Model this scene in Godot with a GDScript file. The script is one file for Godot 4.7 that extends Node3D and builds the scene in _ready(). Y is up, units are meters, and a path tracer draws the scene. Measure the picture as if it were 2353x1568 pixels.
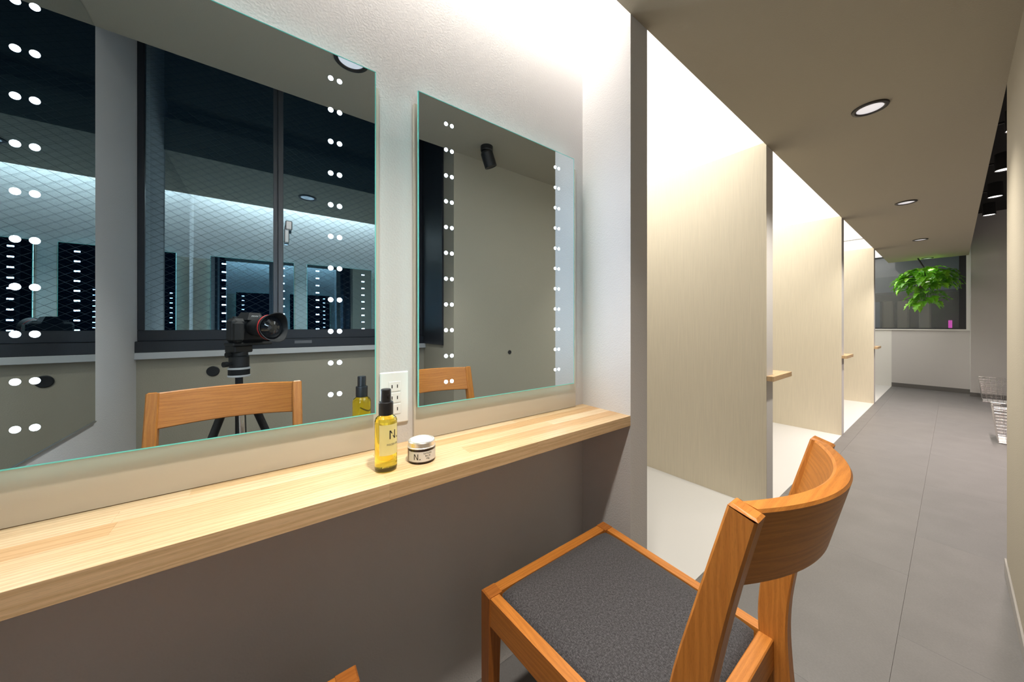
extends Node3D
# A dressing corner in a shop at night: two lit mirrors over a wooden shelf, two oak chairs, a row of fitting bays along a corridor.
# x runs along the mirror wall towards the corridor's end, z from the mirror wall into the room, y is up; metres.

const CEIL := 2.125
const TOP := 2.32
const FRONT := 0.21
const ENDX := -0.483
const SHELF := 0.77
const BACKZ := 1.0
const GLASSZ := 1.49
const FARX := 8.85

var M := {}
var used := {}
var grain := Vector3.RIGHT
var shift := Vector2.ZERO
var rng := RandomNumberGenerator.new()

# ---------------------------------------------------------------- helpers
func numbered(called: String) -> String:
	if not used.has(called):
		used[called] = 0
		return called
	used[called] += 1
	return "%s_%03d" % [called, used[called]]

func tag(o: Node3D, label: String, category: String, group := "", kind := "") -> Node3D:
	o.set_meta("label", label)
	if category: o.set_meta("category", category)
	if group: o.set_meta("group", group)
	if kind: o.set_meta("kind", kind)
	return o

func thing(called: String, label: String, category: String, at := Vector3.ZERO, turn := 0.0, group := "", kind := "") -> Node3D:
	var o := Node3D.new()
	o.name = numbered(called)
	add_child(o)
	o.position = at
	o.rotation.y = turn
	return tag(o, label, category, group, kind)

func begin(g := Vector3.RIGHT) -> SurfaceTool:
	grain = g
	var st := SurfaceTool.new()
	st.begin(Mesh.PRIMITIVE_TRIANGLES)
	return st

func fin(st: SurfaceTool) -> ArrayMesh:
	st.generate_normals()
	return st.commit()

func node(mesh: Mesh, called: String, mat: Material, parent: Node = self, at := Vector3.ZERO) -> MeshInstance3D:
	var o := MeshInstance3D.new()
	o.mesh = mesh
	o.material_override = mat
	o.cast_shadow = GeometryInstance3D.SHADOW_CASTING_SETTING_DOUBLE_SIDED
	o.name = numbered(called) if parent == self else called
	parent.add_child(o, true)
	o.position = at
	return o

func part(st: SurfaceTool, called: String, mat: Material, parent: Node = self, at := Vector3.ZERO) -> MeshInstance3D:
	return node(fin(st), called, mat, parent, at)

func struct(called: String, label: String, category: String, st: SurfaceTool, mat: Material) -> MeshInstance3D:
	var o := part(st, called, mat)
	tag(o, label, category, "", "structure")
	return o

func uvof(p: Vector3, n: Vector3) -> Vector2:
	var g := grain
	if absf(n.dot(g)) > 0.8:
		g = Vector3.UP if absf(n.y) < 0.8 else Vector3.RIGHT
	g = (g - n * n.dot(g)).normalized()
	return Vector2(p.dot(g), p.dot(n.cross(g))) + shift

func tri(st: SurfaceTool, a: Vector3, b: Vector3, c: Vector3, o: Vector3) -> void:
	var n := (b - a).cross(c - a)
	if n.dot(o) > 0.0:
		var s := b
		b = c
		c = s
	n = o.normalized()
	for p in [a, b, c]:
		st.set_uv(uvof(p, n))
		st.add_vertex(p)

func flat(st: SurfaceTool, pts: Array, o := Vector3.ZERO, cen := Vector3.ZERO) -> void:
	# a flat convex polygon; o points outwards, or cen lies inside
	st.set_smooth_group(-1)
	var n: Vector3 = (pts[1] - pts[0]).cross(pts[2] - pts[0])
	if n.length() < 1e-12 and pts.size() > 3:
		n = (pts[2] - pts[0]).cross(pts[3] - pts[0])
	var want: Vector3 = o if o != Vector3.ZERO else (pts[0] + pts[2]) * 0.5 - cen
	if n.dot(want) < 0.0:
		n = -n
	for i in range(1, pts.size() - 1):
		tri(st, pts[0], pts[i], pts[i + 1], n)

func quad(st: SurfaceTool, a: Vector3, b: Vector3, c: Vector3, d: Vector3, o: Vector3) -> void:
	tri(st, a, b, c, o)
	tri(st, a, c, d, o)

func box(st: SurfaceTool, lo: Vector3, hi: Vector3, ch := 0.0) -> void:
	var cen := (lo + hi) * 0.5
	var h := (hi - lo) * 0.5
	var ax := [Vector3.RIGHT, Vector3.UP, Vector3.BACK]
	ch = minf(ch, minf(h.x, minf(h.y, h.z)) * 0.9)
	for a in 3:
		var b := (a + 1) % 3
		var c := (a + 2) % 3
		for s in [-1.0, 1.0]:
			var f: Vector3 = cen + ax[a] * h[a] * s
			var ub: Vector3 = ax[b] * (h[b] - ch)
			var uc: Vector3 = ax[c] * (h[c] - ch)
			flat(st, [f - ub - uc, f + ub - uc, f + ub + uc, f - ub + uc], ax[a] * s)
			if ch > 0.0:
				for t in [-1.0, 1.0]:
					var e1: Vector3 = ax[a] * h[a] * s + ax[b] * (h[b] - ch) * t
					var e2: Vector3 = ax[a] * (h[a] - ch) * s + ax[b] * h[b] * t
					flat(st, [cen + e1 - uc, cen + e1 + uc, cen + e2 + uc, cen + e2 - uc], ax[a] * s + ax[b] * t)
	if ch > 0.0:
		for sx in [-1.0, 1.0]:
			for sy in [-1.0, 1.0]:
				for sz in [-1.0, 1.0]:
					var s3 := Vector3(sx, sy, sz)
					var k := h * s3
					flat(st, [cen + k - Vector3(0, sy, sz) * ch, cen + k - Vector3(sx, 0, sz) * ch, cen + k - Vector3(sx, sy, 0) * ch], s3)

func bx(lo: Vector3, hi: Vector3, ch := 0.0, g := Vector3.RIGHT) -> SurfaceTool:
	var st := begin(g)
	box(st, lo, hi, ch)
	return st

func hexa(st: SurfaceTool, p: Array) -> void:
	# eight corners: bottom ring of four, top ring of four
	var cen := Vector3.ZERO
	for v in p: cen += v / 8.0
	for f in [[0, 1, 2, 3], [4, 5, 6, 7], [0, 1, 5, 4], [1, 2, 6, 5], [2, 3, 7, 6], [3, 0, 4, 7]]:
		flat(st, [p[f[0]], p[f[1]], p[f[2]], p[f[3]]], Vector3.ZERO, cen)

func lathe(st: SurfaceTool, prof: Array, n := 32, at := Vector3.ZERO, basis := Basis(), smooth := true) -> void:
	# profile of Vector2(radius, height) going up the outside
	for i in prof.size() - 1:
		var p: Vector2 = prof[i]
		var r: Vector2 = prof[i + 1]
		var d := r - p
		if d.length() < 1e-7: continue
		st.set_smooth_group(i + 1 if smooth else -1)
		for k in n:
			var a := TAU * k / n
			var b := TAU * (k + 1) / n
			var m := (a + b) / 2
			var o := basis * (Vector3(cos(m), 0, sin(m)) * d.y - Vector3.UP * d.x)
			var pa := at + basis * Vector3(cos(a) * p.x, p.y, sin(a) * p.x)
			var pb := at + basis * Vector3(cos(b) * p.x, p.y, sin(b) * p.x)
			var ra := at + basis * Vector3(cos(a) * r.x, r.y, sin(a) * r.x)
			var rb := at + basis * Vector3(cos(b) * r.x, r.y, sin(b) * r.x)
			if p.x < 1e-6: tri(st, pa, ra, rb, o)
			elif r.x < 1e-6: tri(st, pa, pb, ra, o)
			else: quad(st, pa, pb, rb, ra, o)

func lat(prof: Array, n := 32, at := Vector3.ZERO, basis := Basis()) -> SurfaceTool:
	var st := begin(Vector3.UP)
	lathe(st, prof, n, at, basis)
	return st

func tube(st: SurfaceTool, pts: Array, r: float, n := 6, r2 := -1.0) -> void:
	var rings := []
	var up := Vector3.UP
	for i in pts.size():
		var t: Vector3 = (pts[mini(i + 1, pts.size() - 1)] - pts[maxi(i - 1, 0)]).normalized()
		var u := t.cross(up if absf(t.dot(up)) < 0.95 else Vector3.RIGHT).normalized()
		var v := t.cross(u)
		var rr := r if r2 < 0.0 else lerpf(r, r2, float(i) / (pts.size() - 1))
		var ring := []
		for k in n:
			var a := TAU * k / n
			ring.append(pts[i] + (u * cos(a) + v * sin(a)) * rr)
		rings.append(ring)
	st.set_smooth_group(1)
	for i in pts.size() - 1:
		for k in n:
			var k2 := (k + 1) % n
			var o: Vector3 = rings[i][k] + rings[i][k2] - pts[i] * 2.0
			quad(st, rings[i][k], rings[i][k2], rings[i + 1][k2], rings[i + 1][k], o)
	flat(st, rings[0], pts[0] - pts[1])
	flat(st, rings[-1], pts[-1] - pts[-2])

func spline(p: Array, n: int) -> Array:
	var c := Curve2D.new()
	for i in p.size():
		var a: Vector2 = p[maxi(i - 1, 0)]
		var b: Vector2 = p[mini(i + 1, p.size() - 1)]
		var t := (b - a) / 6.0
		c.add_point(p[i], -t, t)
	var out := []
	for i in n + 1:
		out.append(c.samplef((p.size() - 1) * float(i) / n))
	return out

func bend_text(words: String, size: float, r: float, thick := 0.0003, font_name := "Droid Sans") -> ArrayMesh:
	# raised lettering wrapped round an upright cylinder of radius r (flat when r is 0)
	var f := SystemFont.new()
	f.font_names = PackedStringArray([font_name])
	var t := TextMesh.new()
	t.text = words
	t.font = f
	t.font_size = 48
	t.pixel_size = size / 48.0
	t.depth = thick
	t.curve_step = 1.0
	var a := t.get_mesh_arrays()
	var v: PackedVector3Array = a[Mesh.ARRAY_VERTEX]
	var nn: PackedVector3Array = a[Mesh.ARRAY_NORMAL]
	if r > 0.0:
		for i in v.size():
			var w := v[i].x / r
			var rad := r + v[i].z
			v[i] = Vector3(sin(w) * rad, v[i].y, cos(w) * rad)
			nn[i] = nn[i].rotated(Vector3.UP, w)
		a[Mesh.ARRAY_VERTEX] = v
		a[Mesh.ARRAY_NORMAL] = nn
	a[Mesh.ARRAY_TANGENT] = null
	var am := ArrayMesh.new()
	am.add_surface_from_arrays(Mesh.PRIMITIVE_TRIANGLES, a)
	return am

# ---------------------------------------------------------------- materials
func mat(called: String, c: Color, rough := 0.6, metal := 0.0) -> StandardMaterial3D:
	# c holds linear base colours
	var m := StandardMaterial3D.new()
	m.resource_name = called
	m.albedo_color = c.linear_to_srgb()
	m.roughness = rough
	m.metallic = metal
	M[called] = m
	return m

func noise(f: float, s: int, oct := 3) -> FastNoiseLite:
	var n := FastNoiseLite.new()
	n.noise_type = FastNoiseLite.TYPE_SIMPLEX_SMOOTH
	n.frequency = f
	n.seed = s
	n.fractal_octaves = oct
	return n

func picture(w: int, h: int, how: Callable) -> ImageTexture:
	var im := Image.create_empty(w, h, false, Image.FORMAT_RGB8)
	for y in h:
		for x in w:
			im.set_pixel(x, y, how.call(x, y))
	return ImageTexture.create_from_image(im)

func make_materials() -> void:
	# wood: fine streaks along u with a few darker pores and slow cathedral bands
	var n1 := noise(1.0, 3, 2)
	var n2 := noise(1.0, 11, 2)
	var wood_fn := func(x, y):
		var u: float = x / 512.0 * TAU
		var v: float = y
		var slow: float = n1.get_noise_3d(cos(u) * 0.9, sin(u) * 0.9, v * 0.022)
		var ring := 0.5 + 0.5 * sin(v * 0.23 + slow * 5.0)
		var fine: float = n2.get_noise_3d(cos(u) * 2.2, sin(u) * 2.2, v * 0.9)
		var pore: float = n2.get_noise_3d(cos(u) * 9.0, sin(u) * 9.0, v * 0.7 + 400.0)
		var k := 0.92 - 0.07 * ring + 0.06 * fine - (0.07 if pore > 0.38 else 0.0)
		return Color(k, k * 0.985 - 0.02 * ring, k * 0.96 - 0.05 * ring).clamp()
	var wood := picture(512, 384, wood_fn)
	var tones := {"stave_a": Color(0.85, 0.62, 0.38), "stave_b": Color(0.74, 0.475, 0.25), "stave_c": Color(0.91, 0.70, 0.47), "stave_d": Color(0.81, 0.58, 0.345), "oak": Color(0.66, 0.248, 0.044), "oak_dark": Color(0.50, 0.172, 0.032), "ledge_wood": Color(0.72, 0.52, 0.31)}
	for k in tones:
		var m := mat(k, tones[k], 0.42)
		m.albedo_texture = wood
		m.uv1_scale = Vector3(0.6, 7.0, 1) if k.begins_with("stave") else Vector3(0.9, 7.0, 1)
	# plaster wallpaper: a small pebbled relief
	var peb := noise(0.11, 5, 2)
	var plaster := picture(256, 256, func(x, y):
		var a: float = peb.get_noise_2d(x, y)
		var b: float = peb.get_noise_2d(x - 256, y)
		var k := 0.5 + 0.45 * lerpf(a, b, x / 256.0)
		return Color(k, k, k))
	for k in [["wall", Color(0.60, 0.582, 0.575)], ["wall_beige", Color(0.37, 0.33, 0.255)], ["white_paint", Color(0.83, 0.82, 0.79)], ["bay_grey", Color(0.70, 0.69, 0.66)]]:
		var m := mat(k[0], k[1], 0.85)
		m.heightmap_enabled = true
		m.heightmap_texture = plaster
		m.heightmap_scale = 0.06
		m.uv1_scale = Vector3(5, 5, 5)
	# pale veneer of the fitting bays: faint upright streaks
	var ven := noise(1.0, 21, 2)
	var veneer := picture(256, 256, func(x, y):
		var u: float = x / 256.0 * TAU
		var k: float = 0.96 + 0.03 * ven.get_noise_3d(cos(u) * 0.8, sin(u) * 0.8, y * 0.6)
		return Color(k, k * 0.995, k * 0.975))
	var vm := mat("veneer", Color(0.87, 0.79, 0.64), 0.55)
	vm.albedo_texture = veneer
	vm.uv1_scale = Vector3(0.7, 1.6, 1)
	# grey vinyl tiles: clouds and specks
	var cl := noise(0.012, 31, 4)
	var sp := noise(0.35, 32, 1)
	var vinyl := picture(512, 512, func(x, y):
		var w: float = x / 512.0
		var a := lerpf(cl.get_noise_2d(x, y), cl.get_noise_2d(x - 512, y), w)
		var k := 0.93 + 0.045 * a + 0.03 * sp.get_noise_2d(x, y)
		return Color(k, k, k).clamp())
	for i in 3:
		var c: Color = [Color(0.184, 0.178, 0.177), Color(0.180, 0.175, 0.174), Color(0.188, 0.181, 0.178)][i]
		var m := mat("tile_%s" % "abc"[i], c, 0.42)
		m.albedo_texture = vinyl
		m.uv1_scale = Vector3(0.8, 0.8, 1)
	mat("tile_bed", Color(0.16, 0.155, 0.15), 0.8)
	mat("bay_vinyl", Color(0.62, 0.615, 0.60), 0.35)
	# charcoal wool
	var fz := noise(0.22, 41, 2)
	var fy := noise(0.9, 42, 1)
	var wool := picture(512, 512, func(x, y):
		var k: float = 0.66 + 0.20 * fz.get_noise_2d(x * 0.9, y * 0.35) + 0.16 * fz.get_noise_2d(x * 0.35 + 900, y * 0.9) + 0.22 * fy.get_noise_2d(x, y)
		return Color(k, k * 0.99, k * 0.99).clamp())
	var fm := mat("wool", Color(0.135, 0.130, 0.137), 0.95)
	fm.albedo_texture = wool
	fm.uv1_scale = Vector3(3.4, 3.4, 1)
	fm.heightmap_enabled = true
	fm.heightmap_texture = wool
	fm.heightmap_scale = 0.08
	fm.rim_enabled = true
	fm.rim = 0.3
	mat("mirror", Color(0.68, 0.775, 0.83), 0.0, 1.0)
	mat("end_mirror", Color(0.74, 0.78, 0.78), 0.0, 1.0)
	mat("rim_glass", Color(0.20, 0.82, 0.78), 0.08)
	M.rim_glass.metallic_specular = 0.7
	mat("housing", Color(0.5, 0.5, 0.5), 0.5)
	mat("splash_glass", Color(0.53, 0.48, 0.40), 0.2)
	M.splash_glass.metallic_specular = 0.7
	mat("led_glow_light", Color(0.9, 0.95, 1.0), 0.4)
	M.led_glow_light.emission_enabled = true
	M.led_glow_light.emission = Color(0.85, 0.93, 1.0)
	M.led_glow_light.emission_energy_multiplier = 14.0
	mat("strip_glow_light", Color(0.9, 0.9, 0.88), 0.5)
	M.strip_glow_light.emission_enabled = true
	M.strip_glow_light.emission = Color(1.0, 0.97, 0.92)
	M.strip_glow_light.emission_energy_multiplier = 2.0
	mat("panel_glow_light", Color(0.9, 0.9, 0.88), 0.6)
	M.panel_glow_light.emission_enabled = true
	M.panel_glow_light.emission = Color(1.0, 0.99, 0.975)
	M.panel_glow_light.emission_energy_multiplier = 0.9
	mat("lamp_lens_light", Color(0.85, 0.85, 0.87), 0.3)
	M.lamp_lens_light.emission_enabled = true
	M.lamp_lens_light.emission = Color(0.98, 0.97, 1.0)
	M.lamp_lens_light.emission_energy_multiplier = 0.5
	mat("spot_lens_light", Color(0.9, 0.9, 0.9), 0.3)
	M.spot_lens_light.emission_enabled = true
	M.spot_lens_light.emission = Color(1.0, 0.97, 0.95)
	M.spot_lens_light.emission_energy_multiplier = 5.0
	mat("reflector", Color(0.75, 0.75, 0.78), 0.25, 0.9)
	mat("bronze", Color(0.022, 0.018, 0.014), 0.45)
	mat("black", Color(0.012, 0.012, 0.013), 0.45)
	mat("black_ceiling", Color(0.016, 0.015, 0.015), 0.9)
	mat("frame_dark", Color(0.030, 0.032, 0.038), 0.38, 0.3)
	mat("frame_grey", Color(0.16, 0.155, 0.16), 0.4, 0.3)
	mat("silver", Color(0.62, 0.62, 0.62), 0.3, 1.0)
	mat("chrome", Color(0.78, 0.76, 0.75), 0.18, 1.0)
	mat("white_plastic", Color(0.80, 0.80, 0.79), 0.4)
	mat("off_white", Color(0.70, 0.69, 0.67), 0.45)
	mat("sill", Color(0.52, 0.52, 0.52), 0.5)
	mat("vinyl_skirting", Color(0.33, 0.31, 0.29), 0.5)
	mat("dark_skirting", Color(0.14, 0.135, 0.13), 0.5)
	mat("skirting_top", Color(0.55, 0.52, 0.47), 0.5)
	mat("wire", Color(0.07, 0.085, 0.095), 0.4, 0.5)
	mat("camera_black", Color(0.017, 0.017, 0.018), 0.5)
	mat("rubber", Color(0.011, 0.011, 0.011), 0.8)
	mat("red", Color(0.55, 0.02, 0.02), 0.35)
	mat("lens_glass", Color(0.010, 0.012, 0.016), 0.03)
	M.lens_glass.metallic_specular = 0.8
	mat("ink", Color(0.02, 0.018, 0.015), 0.6)
	mat("grey_ink", Color(0.20, 0.19, 0.17), 0.6)
	mat("paper_label", Color(0.70, 0.685, 0.64), 0.5)
	mat("jar_brown", Color(0.030, 0.016, 0.012), 0.15)
	mat("lid_metal", Color(0.80, 0.77, 0.70), 0.28, 0.75)
	mat("lid_face", Color(0.66, 0.74, 0.74), 0.25, 0.3)
	var gl := mat("oil", Color(1.0, 0.86, 0.10), 0.03)
	gl.albedo_color.a = 0.04
	gl.refraction_enabled = true
	gl.refraction_scale = 0.047
	gl.transparency = BaseMaterial3D.TRANSPARENCY_ALPHA
	var cg := mat("clear_plastic", Color(0.96, 0.95, 0.80), 0.03)
	cg.albedo_color.a = 0.05
	cg.transparency = BaseMaterial3D.TRANSPARENCY_ALPHA
	mat("label_yellow", Color(0.92, 0.81, 0.34), 0.5)
	# half-silvered night glass: mirrors the lit room, lets a little through
	var film := mat("window_glass", Color(0.56, 0.76, 0.87), 0.0, 1.0)
	film.albedo_color.a = 0.64
	film.transparency = BaseMaterial3D.TRANSPARENCY_ALPHA
	var one := Image.create_empty(2, 2, false, Image.FORMAT_RGB8)
	one.fill(Color.WHITE)
	film.albedo_texture = ImageTexture.create_from_image(one)
	var pane := mat("clear_glass", Color(0.9, 0.95, 0.95), 0.0)
	pane.albedo_color.a = 0.06
	pane.transparency = BaseMaterial3D.TRANSPARENCY_ALPHA
	pane.metallic_specular = 0.25
	for k in [["leaf_a", Color(0.16, 0.45, 0.025)], ["leaf_b", Color(0.26, 0.58, 0.045)], ["leaf_c", Color(0.10, 0.31, 0.02)]]:
		var m := mat(k[0], k[1], 0.35)
		m.backlight_enabled = true
		m.backlight = Color(0.3, 0.5, 0.1)
	mat("bark", Color(0.05, 0.04, 0.02), 0.8)
	mat("night_wall", Color(0.30, 0.27, 0.21), 0.8)
	mat("night_blue", Color(0.10, 0.16, 0.24), 0.7)
	mat("night_dark", Color(0.012, 0.012, 0.014), 0.8)
	mat("neon_sign", Color(0.5, 0.1, 0.3), 0.5)
	M.neon_sign.emission_enabled = true
	M.neon_sign.emission = Color(0.85, 0.25, 0.75)
	M.neon_sign.emission_energy_multiplier = 0.7

# ---------------------------------------------------------------- camera, light
func area(called: String, at: Vector3, towards: Vector3, size: Vector2, energy: float, c: Color, parent: Node) -> void:
	var l := AreaLight3D.new()
	l.name = called
	l.area_size = size
	l.light_energy = energy
	l.light_color = c
	l.area_normalize_energy = true
	l.area_range = 14.0
	l.shadow_enabled = true
	parent.add_child(l, true)
	l.transform = Transform3D(Basis.looking_at(towards, Vector3.UP if absf(towards.normalized().y) < 0.9 else Vector3.BACK), at)

func spot(called: String, at: Vector3, towards: Vector3, angle: float, energy: float, c: Color, size: float, parent: Node) -> void:
	var l := SpotLight3D.new()
	l.name = called
	l.spot_angle = angle
	l.spot_angle_attenuation = 1.0
	l.spot_range = 14.0
	l.spot_attenuation = 2.0
	l.light_energy = energy
	l.light_color = c
	l.light_size = size
	l.shadow_enabled = true
	parent.add_child(l, true)
	l.transform = Transform3D(Basis.looking_at(towards, Vector3.UP if absf(towards.normalized().y) < 0.9 else Vector3.BACK), at)

func omni(called: String, at: Vector3, energy: float, c: Color, size: float, parent: Node) -> void:
	var l := OmniLight3D.new()
	l.name = called
	l.omni_range = 14.0
	l.omni_attenuation = 2.0
	l.light_energy = energy
	l.light_color = c
	l.light_size = size
	l.shadow_enabled = true
	parent.add_child(l, true)
	l.position = at

const DOWN_E := 3.2       # downlights in the soffit
const STRIP_E := 2.5     # cove strips, per metre
const PANEL_E := 0.80     # glowing bay ceilings, per metre of width
const EDGE_E := 0.010     # lamp light leaving the mirrors through their rims
const LED_E := 0.010      # one pair of mirror lamps
const TRACK_E := 3.0      # black cylinder lamps in the open room

func _ready() -> void:
	var f := 757.0
	var cam := Camera3D.new()
	cam.name = "view"
	cam.projection = Camera3D.PROJECTION_FRUSTUM
	cam.near = 0.05
	cam.far = 80.0
	cam.size = 0.05 * 1568.0 / f
	cam.frustum_offset = Vector2(0, -0.05 * 36.0 / f)
	add_child(cam)
	cam.position = Vector3(0, 1.075, 0.86)
	cam.rotation.y = -(PI / 2 - atan(1013.5 / f))
	cam.current = true
	var we := WorldEnvironment.new()
	we.name = "surroundings"
	var e := Environment.new()
	e.background_mode = Environment.BG_COLOR
	e.background_color = Color(0.003, 0.010, 0.024).linear_to_srgb()
	e.tonemap_mode = Environment.TONE_MAPPER_LINEAR
	e.tonemap_exposure = 1.0
	e.sdfgi_enabled = true
	e.ssao_enabled = true
	e.ssil_enabled = true
	we.environment = e
	add_child(we)
	rng.seed = 7
	make_materials()
	shell()
	main_window()
	corridor_end()
	cove_lights()
	downlights()
	shelf()
	mirrors()
	chairs()
	toiletries()
	outlet()
	photographer()
	bay_ledges()
	corridor_things()
	outside()

# ---------------------------------------------------------------- the room
func shell() -> void:
	# floor: a bed and loose-laid vinyl tiles in brick bond
	var fl := struct("floor", "grey vinyl tile floor of the corridor and dressing corner", "floor", bx(Vector3(-0.9, -0.12, -0.05), Vector3(9.4, -0.004, 3.8)), M.tile_bed)
	var names := ["tile_a", "tile_b", "tile_c"]
	var rows := [[0.0, 0.295], [0.295, 0.745], [0.745, 1.195], [1.195, 1.645], [1.645, 2.095]]
	for r in rows.size():
		var x := -0.94 + (0.0 if r % 2 == 0 else 0.45)
		while x < FARX:
			var x0 := maxf(x, ENDX)
			var x1 := minf(x + 0.9, FARX)
			var z0: float = rows[r][0]
			var z1: float = rows[r][1]
			x += 0.9
			if z0 < 0.1 and x0 > 0.98: z0 = FRONT
			if z0 < 0.1 and x1 > 0.985:
				x1 = 0.985
			if r >= 3 and x1 < 2.6: continue
			if x1 - x0 < 0.02: continue
			shift = Vector2(rng.randf() * 3.0, rng.randf() * 3.0)
			part(bx(Vector3(x0 + 0.0002, -0.004, z0 + 0.0002), Vector3(x1 - 0.0002, 0.0, z1 - 0.0002), 0.0005), "tile", M[names[rng.randi() % 3]], fl)
	shift = Vector2.ZERO
	part(bx(Vector3(0.986, -0.004, FRONT), Vector3(1.4, 0.0, 0.2946)), "tile", M.tile_a, fl)
	# white floors of the fitting bays
	var parts_x := [[0.984, 1.084], [2.335, 2.45], [4.50, 4.61], [6.69, 6.80]]
	for i in 4:
		var a: float = parts_x[i][1]
		var b: float = parts_x[i + 1][0] if i < 3 else FARX
		struct("floor", ["glossy white floor of the fitting bay beside the mirror wall", "glossy white floor of the fitting bay behind the first wooden ledge", "glossy white floor of the fitting bay behind the second wooden ledge", "glossy white floor of the fitting bay against the corridor's end window"][i], "floor", bx(Vector3(a, -0.12, -0.95), Vector3(b, 0.0, FRONT - 0.001)), M.bay_vinyl)
	# mirror wall, return wall and end wall of the dressing corner
	struct("wall_mirror_side", "white wallpapered wall carrying the two lit mirrors", "wall", bx(Vector3(ENDX - 0.12, 0, -0.12), Vector3(0.984, 2.62, 0.0)), M.wall)
	struct("wall_return", "short white return wall ending the mirror shelf", "wall", bx(Vector3(0.984, 0, -0.95), Vector3(1.084, 2.62, FRONT)), M.wall)
	struct("wall_end", "plain end wall behind the tall frameless mirror", "wall", bx(Vector3(ENDX - 0.12, 0, 0.0), Vector3(ENDX, 2.87, 1.7)), M.wall)
	# window side: low wall of the alcove, pier with plain beige face
	struct("wall_window_side", "beige wall under the wide dark window", "wall", bx(Vector3(ENDX, 0, 1.47), Vector3(0.907, 0.917, 1.7)), M.wall_beige)
	struct("wall_pier", "plain beige wall beside the window, facing the mirrors", "wall", bx(Vector3(0.907, 0, BACKZ), Vector3(2.58, 2.75, 1.7)), M.wall_beige)
	struct("baseboard_pier", "low grey vinyl skirting along the beige wall", "baseboard", bx(Vector3(0.907, 0, BACKZ - 0.006), Vector3(2.586, 0.058, BACKZ), 0.001), M.vinyl_skirting)
	struct("baseboard_window_side", "low grey vinyl skirting under the wide window", "baseboard", bx(Vector3(ENDX, 0, 1.464), Vector3(0.907, 0.058, 1.47), 0.001), M.vinyl_skirting)
	# fitting bays: veneered partitions, back wall
	for i in range(1, 4):
		var a: float = parts_x[i][0]
		var b: float = parts_x[i][1]
		var w := thing("wall_partition", ["pale veneered partition between the bays nearest the mirrors", "pale veneered partition in the middle of the row of bays", "pale veneered partition of the last fitting bay"][i - 1], "partition", Vector3.ZERO, 0.0, "", "structure")
		part(bx(Vector3(a + 0.004, 0, -0.95), Vector3(b - 0.004, 2.145, FRONT)), "core", M.wall, w)
		part(bx(Vector3(a, 0.0, -0.95), Vector3(a + 0.004, 2.145, FRONT - 0.001), 0.0, Vector3.UP), "veneer_panel", M.veneer, w)
		part(bx(Vector3(b - 0.004, 0.0, -0.95), Vector3(b, 2.145, FRONT - 0.001), 0.0, Vector3.UP), "veneer_panel", M.veneer, w)
	struct("wall_bays_back", "off-white back wall of the fitting bays", "wall", bx(Vector3(1.084, 0, -1.07), Vector3(FARX, TOP, -0.95)), M.bay_grey)
	# ceilings
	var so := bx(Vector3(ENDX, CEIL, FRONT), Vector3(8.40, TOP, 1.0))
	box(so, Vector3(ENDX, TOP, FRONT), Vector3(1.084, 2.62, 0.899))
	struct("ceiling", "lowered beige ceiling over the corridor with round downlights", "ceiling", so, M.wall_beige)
	struct("ceiling_mirror_cove", "raised white ceiling of the narrow slot above the mirrors", "ceiling", bx(Vector3(ENDX - 0.12, 2.62, -0.12), Vector3(1.084, 2.74, 0.899)), M.white_paint)
	struct("ceiling_cove", "raised white ceiling over the fitting bays", "ceiling", bx(Vector3(1.084, TOP, -1.07), Vector3(FARX + 0.12, TOP + 0.12, 1.0)), M.white_paint)
	struct("ceiling_alcove", "raised ceiling strip above the wide window", "ceiling", bx(Vector3(ENDX, 2.75, 1.0), Vector3(0.907, 2.87, 1.7)), M.wall_beige)
	struct("ceiling_open_room", "black open ceiling of the room beyond the corridor", "ceiling", bx(Vector3(2.46, 2.75, 1.0), Vector3(FARX + 0.12, 2.87, 3.8)), M.black_ceiling)
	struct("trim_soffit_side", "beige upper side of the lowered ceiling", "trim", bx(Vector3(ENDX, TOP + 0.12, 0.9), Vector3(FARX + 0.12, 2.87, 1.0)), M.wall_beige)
	# open room
	struct("wall_open_room", "dim far wall of the open room beyond the corridor", "wall", bx(Vector3(2.46, 0, 3.68), Vector3(FARX + 0.12, 2.75, 3.8)), M.wall)
	struct("wall_open_room_side", "dim side wall of the open room behind the beige wall", "wall", bx(Vector3(2.46, 0, 1.7), Vector3(2.58, 2.75, 3.68)), M.wall)
	struct("wall_column", "grey wall projecting beside the corridor's end window", "wall", bx(Vector3(8.56, 0, 1.02), Vector3(FARX + 0.12, 2.75, 3.68)), M.wall)
	struct("baseboard_column", "dark skirting of the grey wall behind the wire baskets", "baseboard", bx(Vector3(8.554, 0, 1.014), Vector3(8.56, 0.06, 3.68)), M.dark_skirting)

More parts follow.
